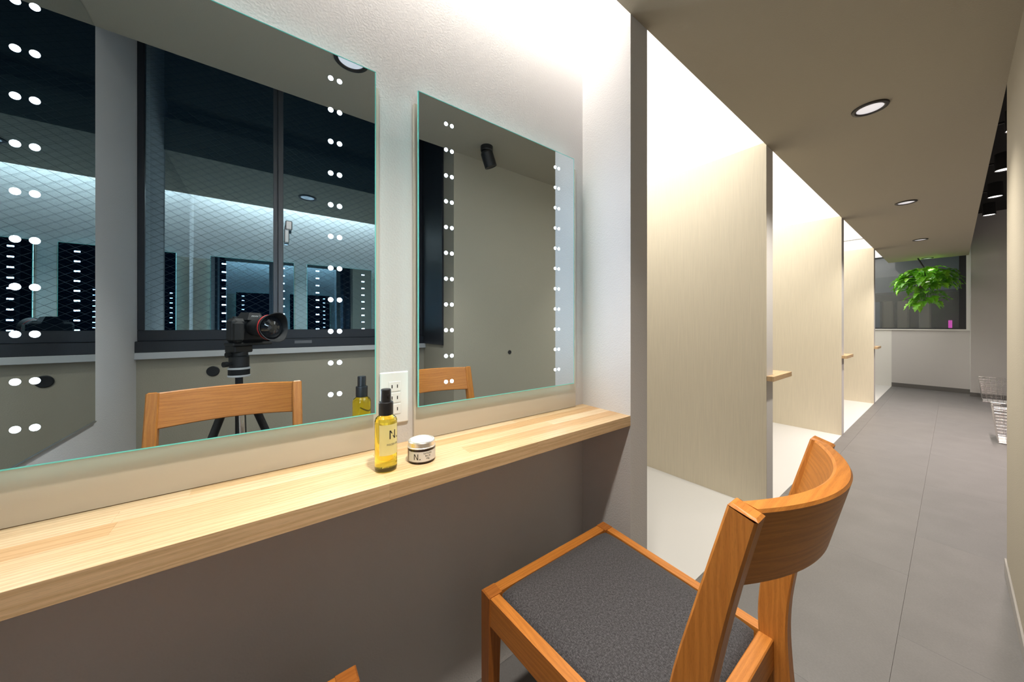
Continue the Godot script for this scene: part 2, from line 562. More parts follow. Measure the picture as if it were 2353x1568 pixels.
func main_window() -> void:
	var w := thing("window_1", "wide dark sliding window of wired glass behind the chairs", "window", Vector3.ZERO, 0.0, "", "structure")
	part(bx(Vector3(ENDX, 0.948, 1.445), Vector3(0.907, 1.0, 1.53), 0.002), "bottom_track", M.frame_dark, w)
	part(bx(Vector3(ENDX, 2.64, 1.445), Vector3(0.907, 2.75, 1.53), 0.002), "top_track", M.frame_dark, w)
	part(bx(Vector3(0.895, 0.948, 1.14), Vector3(0.907, 2.75, 1.53), 0.002), "jamb_lining", M.frame_dark, w)
	var sashes := [[ENDX, 0.055, 1.495], [0.055, 0.895, 1.475]]
	for i in 2:
		var x0: float = sashes[i][0]
		var x1: float = sashes[i][1]
		var z: float = sashes[i][2]
		var s := Node3D.new()
		s.name = "sash"
		w.add_child(s, true)
		part(bx(Vector3(x0, 1.0, z - 0.012), Vector3(x1, 1.052, z + 0.012), 0.002), "rail", M.frame_dark, s)
		part(bx(Vector3(x0, 2.59, z - 0.012), Vector3(x1, 2.64, z + 0.012), 0.002), "rail", M.frame_dark, s)
		part(bx(Vector3(x0, 1.052, z - 0.012), Vector3(x0 + 0.024, 2.59, z + 0.012), 0.002), "stile", M.frame_grey if i == 1 else M.frame_dark, s)
		part(bx(Vector3(x1 - 0.022, 1.052, z - 0.012), Vector3(x1, 2.59, z + 0.012), 0.002), "stile", M.frame_grey if i == 0 else M.frame_dark, s)
		var st := begin()
		var lean := 0.008   # the panes lean outwards by a hair
		hexa(st, [Vector3(x0 + 0.022, 1.05, z - 0.007), Vector3(x1 - 0.02, 1.05, z - 0.007), Vector3(x1 - 0.02, 1.05, z - 0.0069), Vector3(x0 + 0.022, 1.05, z - 0.0069), Vector3(x0 + 0.022, 2.592, z + lean - 0.003), Vector3(x1 - 0.02, 2.592, z + lean - 0.003), Vector3(x1 - 0.02, 2.592, z + lean - 0.0029), Vector3(x0 + 0.022, 2.592, z + lean - 0.0029)])
		part(st, "pane", M.window_glass, s)
		# the wires in the glass: two families of slanting lines
		st = begin()
		var a0 := x0 + 0.026
		var a1 := x1 - 0.024
		var k := 0.62
		for fam in [-1.0, 1.0]:
			var c := -1.0
			while c < 2.7:
				# line y = 1.054 + c + fam*k*(x - a0)
				var xa := a0
				var xb := a1
				var yl := 1.054
				var yh := 2.588
				var ya: float = yl + c + fam * k * (xa - a0)
				var yb: float = yl + c + fam * k * (xb - a0)
				var p := Vector2(xa, ya)
				var q := Vector2(xb, yb)
				var got := clip(p, q, yl, yh)
				if got.size() == 2:
					var d: Vector2 = (got[1] - got[0]).normalized()
					var nn := Vector2(-d.y, d.x) * 0.0003
					var zz := z - 0.0076
					flat(st, [Vector3(got[0].x + nn.x, got[0].y + nn.y, zz), Vector3(got[1].x + nn.x, got[1].y + nn.y, zz), Vector3(got[1].x - nn.x, got[1].y - nn.y, zz), Vector3(got[0].x - nn.x, got[0].y - nn.y, zz)], Vector3.FORWARD)
				c += 0.034
		var wires := part(st, "wire_mesh", M.wire, s)
		wires.set_meta("kind", "stuff")
	# crescent lock on the meeting stile, small plate on the track
	var lk := part(bx(Vector3(0.083, 1.54, 1.435), Vector3(0.105, 1.63, 1.463), 0.003), "lock", M.silver, w)
	part(bx(Vector3(0.087, 1.61, 1.42), Vector3(0.119, 1.66, 1.438), 0.004), "lever", M.silver, lk)
	part(bx(Vector3(0.131, 0.972, 1.443), Vector3(0.215, 0.988, 1.445), 0.0), "track_plate", M.frame_grey, w)
	var s2 := part(bx(Vector3(ENDX, 0.917, 1.435), Vector3(0.907, 0.948, 1.53), 0.002), "window_sill", M.sill)
	tag(s2, "pale grey sill board below the wide dark window", "window sill", "", "structure")
	# round black caps in the beige wall
	for p in [[Vector3(-0.217, 0.840, 1.47), "round black cap on the wall under the wide window", 0.026], [Vector3(1.324, 0.893, BACKZ), "round black cap on the plain beige wall", 0.014]]:
		var r: float = p[2]
		var c := part(lat([Vector2(0, 0), Vector2(r, 0), Vector2(r, 0.003), Vector2(r - 0.003, 0.005), Vector2(0, 0.004)], 24, Vector3.ZERO, Basis(Vector3.RIGHT, -PI / 2)), "vent_cap", M.black, self, p[0])
		tag(c, p[1], "vent cap")
	# the tall frameless mirror on the end wall
	var em := thing("wall_mirror", "tall frameless mirror covering the end wall up to the ceiling", "mirror", Vector3(ENDX, 0.74, FRONT + 0.004))
	part(bx(Vector3(0.0, 0.0, 0.0), Vector3(0.004, CEIL - 0.742, 0.784)), "silvered_glass", M.end_mirror, em)
	part(bx(Vector3(0.0, -0.004, 0.0), Vector3(0.007, 0.0, 0.784)), "edge_channel", M.silver, em)

func clip(p: Vector2, q: Vector2, yl: float, yh: float) -> Array:
	if p.y > q.y:
		var s := p
		p = q
		q = s
	if q.y <= yl or p.y >= yh: return []
	var d := q - p
	if p.y < yl: p = p + d * ((yl - p.y) / d.y)
	if q.y > yh: q = q - d * ((q.y - yh) / d.y)
	return [p, q]

func corridor_end() -> void:
	# end wall: low wall, window above, white stretch inside the last bay
	struct("wall_corridor_end", "grey low wall under the window at the corridor's end", "wall", bx(Vector3(FARX, 0, FRONT), Vector3(FARX + 0.12, 0.99, 1.02)), M.wall)
	struct("wall_last_bay", "white low wall closing the last fitting bay", "wall", bx(Vector3(FARX, 0, -1.07), Vector3(FARX + 0.12, 0.99, FRONT)), M.white_paint)
	struct("baseboard_corridor_end", "dark skirting below the end window", "baseboard", bx(Vector3(FARX - 0.006, 0, FRONT), Vector3(FARX, 0.07, 1.02)), M.dark_skirting)
	var w := thing("window_2", "night window closing the corridor behind the hanging plant", "window", Vector3.ZERO, 0.0, "", "structure")
	part(bx(Vector3(FARX - 0.02, 0.99, -1.07), Vector3(FARX + 0.12, 1.012, 1.02), 0.002), "sill", M.off_white, w)
	part(bx(Vector3(FARX, 1.012, 0.985), Vector3(FARX + 0.1, TOP, 1.02), 0.002), "frame_post", M.off_white, w)
	part(bx(Vector3(FARX + 0.02, 1.012, 0.915), Vector3(FARX + 0.1, TOP, 0.985), 0.002), "frame_post", M.frame_dark, w)
	part(bx(Vector3(FARX + 0.02, 1.012, -1.07), Vector3(FARX + 0.1, 1.03, 0.915), 0.002), "bottom_rail", M.frame_dark, w)
	part(bx(Vector3(FARX + 0.06, 1.03, -1.07), Vector3(FARX + 0.062, TOP, 0.915)), "pane", M.clear_glass, w)
	part(bx(Vector3(FARX - 0.0, TOP - 0.03, -1.07), Vector3(FARX + 0.12, TOP, 1.02)), "head_rail", M.frame_dark, w)

# ---------------------------------------------------------------- lamps
func cove_lights() -> void:
	# a strip behind the ceiling edge washes the mirror wall
	var a := ENDX + 0.03
	var b := 0.96
	var t := thing("led_strip", "slim white LED strip hidden above the mirrors behind the ceiling edge", "strip light", Vector3((a + b) / 2, 2.47, FRONT))
	var h := (b - a) / 2
	part(bx(Vector3(-h, -0.03, -0.014), Vector3(h, 0.03, -0.001), 0.002), "channel", M.off_white, t)
	part(bx(Vector3(-h, -0.022, -0.018), Vector3(h, 0.022, -0.014), 0.001), "led_diffuser", M.strip_glow_light, t)
	area("led_strip_glow", Vector3(0, 0.0, -0.021), Vector3(0, -0.12, -1), Vector2(h * 2, 0.044), STRIP_E * (b - a), Color(1.0, 0.988, 0.972), t)
	# glowing panels put in as ceilings to light the bays evenly
	var seg := [[1.0845, 2.39], [2.39, 4.555], [4.555, 6.70], [6.79, 8.84]]
	var lab := ["glowing white ceiling panel of the bay beside the mirror wall", "glowing white ceiling panel of the bay behind the first ledge", "added glowing panel lighting the bay behind the second ledge", "added glowing panel lighting the last fitting bay"]
	for i in 4:
		var x0: float = seg[i][0]
		var x1: float = seg[i][1]
		var w := (x1 - x0) / 2
		var p := thing("light_panel", lab[i], "ceiling light", Vector3((x0 + x1) / 2, TOP, -0.37), 0.0, "glowing ceilings of the fitting bays")
		part(bx(Vector3(-w, -0.02, -0.575), Vector3(w, 0.0, 0.575)), "tray", M.off_white, p)
		part(bx(Vector3(-w, -0.024, -0.575), Vector3(w, -0.02, 0.575)), "light_diffuser", M.panel_glow_light, p)
		area("light_panel_glow", Vector3(0, -0.027, 0), Vector3.DOWN, Vector2(w * 2 - 0.05, 1.1), PANEL_E * w * 2 * [1.0, 1.0, 0.9, 1.4][i], Color(1.0, 0.985, 0.96), p)

func downlights() -> void:
	var proto: Node3D
	var lab := ["round recessed downlight above the two chairs", "round recessed downlight over the first fitting bays", "round recessed downlight over the middle of the corridor", "round recessed downlight a little before the hanging plant", "downlight added above the hanging plant to brighten its leaves"]
	var xs := [0.27, 2.335, 4.37, 6.41, 8.27]  # the last one is an added lamp that brightens the plant
	for i in 5:
		var t: Node3D
		if i == 0:
			t = thing("downlight", lab[0], "downlight", Vector3.ZERO, 0.0, "downlights in the lowered ceiling")
			part(lat([Vector2(0.047, 0.0), Vector2(0.047, -0.006), Vector2(0.052, -0.009), Vector2(0.062, -0.007), Vector2(0.064, 0.0)].duplicate(), 40), "trim_ring", M.bronze, t)
			part(lat([Vector2(0.0, -0.0015), Vector2(0.047, -0.0025), Vector2(0.047, 0.0), Vector2(0, 0)], 40), "lamp_lens", M.lamp_lens_light, t)
			proto = t
		else:
			t = proto.duplicate()
			t.name = numbered("downlight")
			add_child(t)
			t.set_meta("label", lab[i])
		t.position = Vector3(xs[i], CEIL, 0.62)
	for t in get_children():
		if t.name.begins_with("downlight"):
			spot("downlight_glow", Vector3(0, -0.012, 0), Vector3.DOWN, 50.0, DOWN_E * (0.2 if t.position.x > 8.0 else 1.0), Color(1.0, 0.97, 0.92), 0.04, t)
	# black adjustable spot on the ceiling near the beige wall (seen in the mirror)
	var s := thing("ceiling_spot", "black adjustable spotlight on the ceiling near the beige wall", "spotlight", Vector3(1.04, CEIL, 0.84))
	part(lat([Vector2(0.0, -0.028), Vector2(0.033, -0.028), Vector2(0.036, -0.024), Vector2(0.036, 0.0)], 28), "canopy", M.black, s)
	var hd := part(lat([Vector2(0.0, -0.075), Vector2(0.028, -0.075), Vector2(0.033, -0.079), Vector2(0.036, -0.079), Vector2(0.036, 0.0), Vector2(0.030, 0.012), Vector2(0.0, 0.012)], 28), "head", M.black, s, Vector3(0.0, -0.038, 0))
	hd.rotation = Vector3(0.0, 0, deg_to_rad(22))
	part(lat([Vector2(0.0, -0.03), Vector2(0.006, -0.03), Vector2(0.006, 0.0)], 10, Vector3(0.0, -0.02, 0.0)), "pivot", M.black, s)
	# four black cylinder lamps bracketed to the side of the lowered ceiling
	var xs2 := [3.76, 4.66, 5.57, 6.44]
	var lab2 := ["black cylinder lamp partly hidden by the beige wall", "black cylinder lamp second along the lowered ceiling's side", "black cylinder lamp third along the lowered ceiling's side", "black cylinder lamp last before the grey wall"]
	for i in 4:
		var t := thing("cylinder_lamp", lab2[i], "spotlight", Vector3(xs2[i], 2.30, 1.10), 0.0, "black cylinder lamps beside the lowered ceiling")
		part(lat([Vector2(0.040, 0.012), Vector2(0.042, 0.0), Vector2(0.045, 0.0), Vector2(0.045, 0.13), Vector2(0.043, 0.133), Vector2(0.0, 0.133)], 28), "housing", M.black, t)
		part(lat([Vector2(0.0, 0.006), Vector2(0.041, 0.006), Vector2(0.041, 0.010)], 28), "lamp_lens", M.spot_lens_light, t)
		part(bx(Vector3(-0.008, 0.06, -0.10), Vector3(0.008, 0.072, -0.044), 0.001), "bracket", M.black, t)
		spot("cylinder_lamp_glow", Vector3(0, -0.006, 0), Vector3(0, -1, 0.12), 58.0, TRACK_E, Color(1.0, 0.93, 0.90), 0.03, t)

# ---------------------------------------------------------------- shelf and mirrors
func shelf() -> void:
	var t := thing("wall_shelf", "long pale laminated wood shelf below the lit mirrors", "shelf", Vector3(0, SHELF, 0))
	var tones := ["stave_a", "stave_b", "stave_c", "stave_d"]
	for r in 5:
		var z0 := r * 0.042
		var x := ENDX + 0.0
		var first := true
		while x < 0.983:
			var l := rng.randf_range(0.30, 0.52)
			if first: l *= rng.randf_range(0.4, 1.0)
			first = false
			var x1 := minf(x + l, 0.984)
			if 0.984 - x1 < 0.12: x1 = 0.984
			shift = Vector2(rng.randf() * 2, rng.randf() * 2)
			part(bx(Vector3(x, -0.033, z0), Vector3(x1, 0.0, z0 + 0.042), 0.0003), "stave", M[tones[rng.randi() % 4]], t)
			x = x1
	shift = Vector2.ZERO

func mirrors() -> void:
	var w := 0.588
	var h := 0.823
	var spots := [[-0.376, "square-cornered lit mirror by the end wall, lamp pairs down both sides"], [0.316, "lit mirror next to the short return wall, lamp pairs down both sides"]]
	var led := lat([Vector2(0.0052, 0.0), Vector2(0.0050, 0.0010), Vector2(0.0036, 0.0022), Vector2(0.0, 0.0028)], 14, Vector3.ZERO, Basis(Vector3.RIGHT, PI / 2))
	var led_mesh := fin(led)
	for i in 2:
		var t := thing("lit_mirror", spots[i][1], "mirror", Vector3(spots[i][0], 0.862, 0.0), 0.0, "lit mirrors over the shelf")
		part(bx(Vector3(0.05, 0.05, 0.0125), Vector3(w - 0.05, h - 0.05, 0.0249), 0.001), "housing", M.housing, t)
		var e := 0.0026
		part(bx(Vector3(e, e, 0.025), Vector3(w - e, h - e, 0.0298)), "silvered_glass", M.mirror, t)
		for g in [[Vector3(0, 0, 0.025), Vector3(w, e, 0.030)], [Vector3(0, h - e, 0.025), Vector3(w, h, 0.030)], [Vector3(0, e, 0.025), Vector3(e, h - e, 0.030)], [Vector3(w - e, e, 0.025), Vector3(w, h - e, 0.030)]]:
			part(bx(g[0], g[1], 0.0005), "glass_rim", M.rim_glass, t)
		for g in [[Vector3(-0.0012, h / 2, 0.0275), Vector3.LEFT], [Vector3(w + 0.0012, h / 2, 0.0275), Vector3.RIGHT]]:
			area("rim_lamp_glow", g[0], g[1], Vector2(0.005, h), EDGE_E, Color(0.78, 0.97, 0.97), t)
		for g in [[Vector3(w / 2, -0.0012, 0.0275), Vector3.DOWN], [Vector3(w / 2, h + 0.0012, 0.0275), Vector3.UP]]:
			area("rim_lamp_glow", g[0], g[1], Vector2(w, 0.005), EDGE_E * 0.7, Color(0.78, 0.97, 0.97), t)
		for sx in [0.0875, w - 0.0875]:
			for r in 11:
				var y := 0.0585 + r * 0.0706
				for d in [-0.0088, 0.0088]:
					node(led_mesh, "led_lamp", M.led_glow_light, t, Vector3(sx + d, y, 0.0298))
				area("led_lamp_glow", Vector3(sx, y, 0.0335), Vector3(0, 0, 1), Vector2(0.028, 0.010), LED_E, Color(0.86, 0.93, 1.0), t)
		# painted glass panel behind and below each mirror
		var p0 := -0.482 if i == 0 else 0.312
		var p1 := 0.2225 if i == 0 else 0.932
		var sp := part(bx(Vector3(p0, SHELF + 0.001, 0.0005), Vector3(p1, 1.66, 0.012), 0.0008), "painted_glass_panel", M.splash_glass)
		tag(sp, ["glossy greige glass panel under the mirror by the end wall", "glossy greige glass panel under the mirror by the return wall"][i], "glass panel", "painted glass panels behind the mirrors")

# ---------------------------------------------------------------- chairs
func chairs() -> void:
	var t := thing("dining_chair", "oak chair with charcoal seat standing beside the return wall", "chair", Vector3(0.6465, 0, 0.18), 0.0, "oak chairs at the shelf")
	var V := Vector3.UP
	for s in [-1.0, 1.0]:
		# front leg, tapered
		var st := begin(V)
		var o: float = s * 0.2305
		var i: float = s * 0.1955
		var ib: float = s * 0.2045
		hexa(st, [Vector3(o, 0, 0.001), Vector3(ib, 0, 0.001), Vector3(ib, 0, 0.027), Vector3(o, 0, 0.027), Vector3(o, 0.437, 0), Vector3(i, 0.437, 0), Vector3(i, 0.437, 0.036), Vector3(o, 0.437, 0.036)])
		hexa(st, [Vector3(o, 0.437, 0), Vector3(i, 0.437, 0), Vector3(i, 0.437, 0.036), Vector3(o, 0.437, 0.036), Vector3(o - s * 0.003, 0.440, 0.003), Vector3(i, 0.440, 0.003), Vector3(i, 0.440, 0.036), Vector3(o - s * 0.003, 0.440, 0.036)])
		shift = Vector2(rng.randf(), rng.randf())
		part(st, "leg", M.oak_dark, t)
		# rear leg and back post in one curved piece
		var front := spline([Vector2(0.500, 0.0), Vector2(0.466, 0.22), Vector2(0.440, 0.40), Vector2(0.436, 0.50), Vector2(0.450, 0.60), Vector2(0.483, 0.73), Vector2(0.518, 0.860)], 22)
		var rear := spline([Vector2(0.526, 0.0), Vector2(0.503, 0.22), Vector2(0.487, 0.40), Vector2(0.485, 0.50), Vector2(0.497, 0.60), Vector2(0.521, 0.73), Vector2(0.549, 0.852)], 22)
		st = begin(V)
		var xo: float = s * 0.206
		var xi: float = s * 0.176
		var c := 0.003
		for k in 22:
			var f0: Vector2 = front[k]
			var f1: Vector2 = front[k + 1]
			var r0: Vector2 = rear[k]
			var r1: Vector2 = rear[k + 1]
			st.set_smooth_group(1)
			var side := Vector3(s, 0, 0)
			quad(st, Vector3(xo, f0.y, f0.x + c), Vector3(xo, r0.y, r0.x - c), Vector3(xo, r1.y, r1.x - c), Vector3(xo, f1.y, f1.x + c), side)
			st.set_smooth_group(2)
			quad(st, Vector3(xi, f0.y, f0.x + c), Vector3(xi, r0.y, r0.x - c), Vector3(xi, r1.y, r1.x - c), Vector3(xi, f1.y, f1.x + c), -side)
			st.set_smooth_group(3)
			quad(st, Vector3(xo - s * c, f0.y, f0.x), Vector3(xi + s * c, f0.y, f0.x), Vector3(xi + s * c, f1.y, f1.x), Vector3(xo - s * c, f1.y, f1.x), Vector3.FORWARD)
			st.set_smooth_group(4)
			quad(st, Vector3(xo - s * c, r0.y, r0.x), Vector3(xi + s * c, r0.y, r0.x), Vector3(xi + s * c, r1.y, r1.x), Vector3(xo - s * c, r1.y, r1.x), Vector3.BACK)
			st.set_smooth_group(5)
			for e in [[xo, s], [xi, -s]]:
				var x: float = e[0]
				var q: float = e[1]
				quad(st, Vector3(x, f0.y, f0.x + c), Vector3(x - q * c, f0.y, f0.x), Vector3(x - q * c, f1.y, f1.x), Vector3(x, f1.y, f1.x + c), Vector3(q, 0, -1))
				quad(st, Vector3(x, r0.y, r0.x - c), Vector3(x - q * c, r0.y, r0.x), Vector3(x - q * c, r1.y, r1.x), Vector3(x, r1.y, r1.x - c), Vector3(q, 0, 1))
		var ft: Vector2 = front[22]
		var rt: Vector2 = rear[22]
		hexa(st, [Vector3(xo - s * c, ft.y, ft.x), Vector3(xi + s * c, ft.y, ft.x), Vector3(xi + s * c, rt.y, rt.x), Vector3(xo - s * c, rt.y, rt.x), Vector3(xo - s * c * 2, ft.y + 0.003, ft.x + c), Vector3(xi + s * c * 2, ft.y + 0.003, ft.x + c), Vector3(xi + s * c * 2, rt.y + 0.003, rt.x - c), Vector3(xo - s * c * 2, rt.y + 0.003, rt.x - c)])
		flat(st, [Vector3(xo, 0, 0.500), Vector3(xi, 0, 0.500), Vector3(xi, 0, 0.526), Vector3(xo, 0, 0.526)], Vector3.DOWN)
		shift = Vector2(rng.randf(), rng.randf())
		part(st, "back_post", M.oak, t)
		# side rail
		st = begin(Vector3.BACK)
		var a0: float = s * 0.2285
		var a1: float = s * 0.2035
		var b0: float = s * 0.2035
		var b1: float = s * 0.179
		hexa(st, [Vector3(a0, 0.374, 0.034), Vector3(a1, 0.374, 0.034), Vector3(b1, 0.374, 0.450), Vector3(b0, 0.374, 0.450), Vector3(a0, 0.438, 0.034), Vector3(a1, 0.438, 0.034), Vector3(b1, 0.438, 0.450), Vector3(b0, 0.438, 0.450)])
		shift = Vector2(rng.randf(), rng.randf())
		part(st, "side_rail", M.oak, t)
	part(bx(Vector3(-0.197, 0.374, 0.002), Vector3(0.197, 0.439, 0.030), 0.002), "front_rail", M.oak, t)
	part(bx(Vector3(-0.1765, 0.378, 0.437), Vector3(0.1765, 0.440, 0.463), 0.002), "rear_rail", M.oak, t)
	# bent backrest between the posts
	var st2 := begin()
	var n := 28
	var sec := []
	for k in n + 1:
		var x := lerpf(-0.180, 0.180, float(k) / n)
		var b := 0.052 * (1.0 - pow(x / 0.180, 2.0))
		var ring := []
		for p in [Vector2(0.0, 0.752), Vector2(0.003, 0.749), Vector2(0.019, 0.749), Vector2(0.022, 0.752), Vector2(0.022, 0.853), Vector2(0.019, 0.857), Vector2(0.003, 0.860), Vector2(0.0, 0.857)]:
			ring.append(Vector3(x, p.y, 0.497 + b + p.x + (p.y - 0.752) * 0.24))
		sec.append(ring)
	for k in n:
		for j in 8:
			var j2 := (j + 1) % 8
			st2.set_smooth_group(j + 1)
			var cen: Vector3 = (sec[k][0] + sec[k][4]) * 0.5
			quad(st2, sec[k][j], sec[k][j2], sec[k + 1][j2], sec[k + 1][j], (sec[k][j] + sec[k][j2]) * 0.5 - cen)
	flat(st2, sec[0], Vector3.LEFT)
	flat(st2, sec[n], Vector3.RIGHT)
	part(st2, "backrest", M.oak, t)
	# padded seat
	var m := 22
	var g := []
	for j in m + 1:
		var row := []
		for i2 in m + 1:
			var u := float(i2) / m * 2.0 - 1.0
			var v := float(j) / m * 2.0 - 1.0
			# squared circle: pull the corners in a little
			var cu := u * (1.0 - 0.035 * pow(absf(v), 8.0))
			var cv := v * (1.0 - 0.035 * pow(absf(u), 8.0))
			var zz := lerpf(0.030, 0.437, (cv + 1.0) / 2.0)
			var hw := lerpf(0.202, 0.179, (cv + 1.0) / 2.0)
			var e := maxf(absf(u), absf(v))
			var y := 0.4345 + 0.0115 * (1.0 - pow(e, 10.0)) + 0.006 * (1.0 - u * u) * (1.0 - v * v)
			row.append(Vector3(cu * hw, y, zz))
		g.append(row)
	var st3 := begin()
	st3.set_smooth_group(1)
	for j in m:
		for i2 in m:
			quad(st3, g[j][i2], g[j][i2 + 1], g[j + 1][i2 + 1], g[j + 1][i2], Vector3.UP)
	for k in m:
		for q in [[g[0][k], g[0][k + 1], Vector3.FORWARD], [g[m][k], g[m][k + 1], Vector3.BACK], [g[k][0], g[k + 1][0], Vector3.LEFT], [g[k][m], g[k + 1][m], Vector3.RIGHT]]:
			var dn := Vector3(0, -0.03, 0)
			quad(st3, q[0], q[1], q[1] + dn, q[0] + dn, q[2])
	flat(st3, [Vector3(-0.2, 0.4045, 0.03), Vector3(0.2, 0.4045, 0.03), Vector3(0.178, 0.4045, 0.437), Vector3(-0.178, 0.4045, 0.437)], Vector3.DOWN)
	var seat := part(st3, "seat", M.wool, t)
	seat.set_meta("label", "charcoal grey wool seat pad")
	shift = Vector2.ZERO
	var c2: Node3D = t.duplicate()
	c2.name = numbered("dining_chair")
	add_child(c2)
	c2.position = Vector3(-0.0955, 0, 0.188)
	c2.set_meta("label", "oak chair with charcoal seat in front of the tripod")

# ---------------------------------------------------------------- things on the shelf
func toiletries() -> void:
	var b := thing("spray_bottle", "clear bottle of yellow hair oil with black spray top", "bottle", Vector3(0.204, SHELF, 0.140), deg_to_rad(10))
	var r := 0.0225
	part(lat([Vector2(0, 0.0), Vector2(r - 0.004, 0.0), Vector2(r - 0.001, 0.002), Vector2(r, 0.006), Vector2(r, 0.104), Vector2(r - 0.002, 0.110), Vector2(r - 0.007, 0.1145), Vector2(0.012, 0.117), Vector2(0.0, 0.117)], 48), "bottle_body", M.oil, b)
	part(lat([Vector2(0.0, 0.116), Vector2(0.0140, 0.116), Vector2(0.0146, 0.117), Vector2(0.0146, 0.142), Vector2(0.0138, 0.1435), Vector2(0.0102, 0.1435), Vector2(0.0, 0.1435)], 36), "collar", M.black, b)
	var pm := part(lat([Vector2(0.0, 0.143), Vector2(0.0103, 0.143), Vector2(0.0103, 0.168), Vector2(0.0095, 0.170), Vector2(0.0, 0.1705)], 32), "pump", M.black, b)
	part(lat([Vector2(0.0, 0.0), Vector2(0.0022, 0.0), Vector2(0.0022, 0.003), Vector2(0, 0.003)], 14, Vector3(0.0, 0.158, 0.0095), Basis(Vector3.RIGHT, PI / 2)), "nozzle", M.black, pm)
	var st := begin()
	tube(st, [Vector3(-0.002, 0.116, 0), Vector3(-0.004, 0.07, 0.002), Vector3(-0.012, 0.006, 0.004)], 0.0014, 8)
	part(st, "dip_tube", M.clear_plastic, b)
	# printed front: a pale window of matt varnish with lettering
	st = begin()
	st.set_smooth_group(1)
	for k in 16:
		var a0 := lerpf(-1.05, 0.78, k / 16.0)
		var a1 := lerpf(-1.05, 0.78, (k + 1) / 16.0)
		var rr := r + 0.0003
		quad(st, Vector3(sin(a0) * rr, 0.036, cos(a0) * rr), Vector3(sin(a1) * rr, 0.036, cos(a1) * rr), Vector3(sin(a1) * rr, 0.099, cos(a1) * rr), Vector3(sin(a0) * rr, 0.099, cos(a0) * rr), Vector3(sin(a0), 0, cos(a0)))
	var lb := part(st, "label", M.label_yellow, b)
	var tx := node(bend_text("N.", 0.0245, r + 0.0005), "lettering", M.ink, lb, Vector3(0, 0.078, 0))
	tx.rotation.y = 0.28
	tx = node(bend_text("POLISH OIL", 0.0052, r + 0.0005, 0.0002), "lettering", M.grey_ink, lb, Vector3(0, 0.058, 0))
	tx.rotation.y = 0.2
	# balm jar
	var j := thing("balm_jar", "small brown balm jar with silvery lid and white label", "jar", Vector3(0.284, SHELF, 0.136), deg_to_rad(-16))
	var q := 0.0305
	part(lat([Vector2(0, 0.0), Vector2(q - 0.003, 0.0), Vector2(q, 0.003), Vector2(q, 0.030), Vector2(q - 0.001, 0.0315), Vector2(0, 0.0315)], 48), "jar_body", M.jar_brown, j)
	var lid := part(lat([Vector2(0.0, 0.0315), Vector2(q - 0.0015, 0.0315), Vector2(q + 0.0003, 0.0322), Vector2(q + 0.0003, 0.034), Vector2(q - 0.001, 0.035), Vector2(q - 0.001, 0.0445), Vector2(q - 0.0025, 0.0465), Vector2(q - 0.005, 0.0470), Vector2(q - 0.0065, 0.0458)], 48), "lid", M.lid_metal, j)
	part(lat([Vector2(q - 0.0065, 0.0457), Vector2(0.0, 0.0457)], 48), "lid_face", M.lid_face, lid)
	st = begin()
	st.set_smooth_group(1)
	for k in 24:
		var a0 := lerpf(-1.15, 1.35, k / 24.0)
		var a1 := lerpf(-1.15, 1.35, (k + 1) / 24.0)
		var rr := q + 0.0002
		quad(st, Vector3(sin(a0) * rr, 0.0055, cos(a0) * rr), Vector3(sin(a1) * rr, 0.0055, cos(a1) * rr), Vector3(sin(a1) * rr, 0.0275, cos(a1) * rr), Vector3(sin(a0) * rr, 0.0275, cos(a0) * rr), Vector3(sin(a0), 0, cos(a0)))
	var l2 := part(st, "label", M.paper_label, j)
	tx = node(bend_text("N.", 0.0175, q + 0.0004), "lettering", M.ink, l2, Vector3(0, 0.0165, 0))
	tx.rotation.y = -0.42
	for k in 3:
		tx = node(bend_text(["NATURAL", "BALM", "45g"][k], [0.0032, 0.0048, 0.0030][k], q + 0.0004, 0.0002), "lettering", M.grey_ink, l2, Vector3(0, 0.0235 - k * 0.0055, 0))
		tx.rotation.y = 0.35

func outlet() -> void:
	var t := thing("power_outlet", "white wall plate with three power sockets between the mirrors", "power outlet", Vector3(0.2635, 0.89, 0.0))
	part(bx(Vector3(-0.036, -0.066, 0.0), Vector3(0.036, 0.066, 0.006), 0.0025), "plate", M.white_plastic, t)
	for k in 3:
		var s := part(bx(Vector3(-0.015, -0.0125, 0.006), Vector3(0.015, 0.0125, 0.0072), 0.0008), "socket", M.white_plastic, t, Vector3(0, 0.029 - k * 0.029, 0))
		for d in [-0.0068, 0.0068]:
			part(bx(Vector3(d - 0.0012, -0.0042, 0.0070), Vector3(d + 0.0012, 0.0042, 0.0074)), "slot", M.black, s)

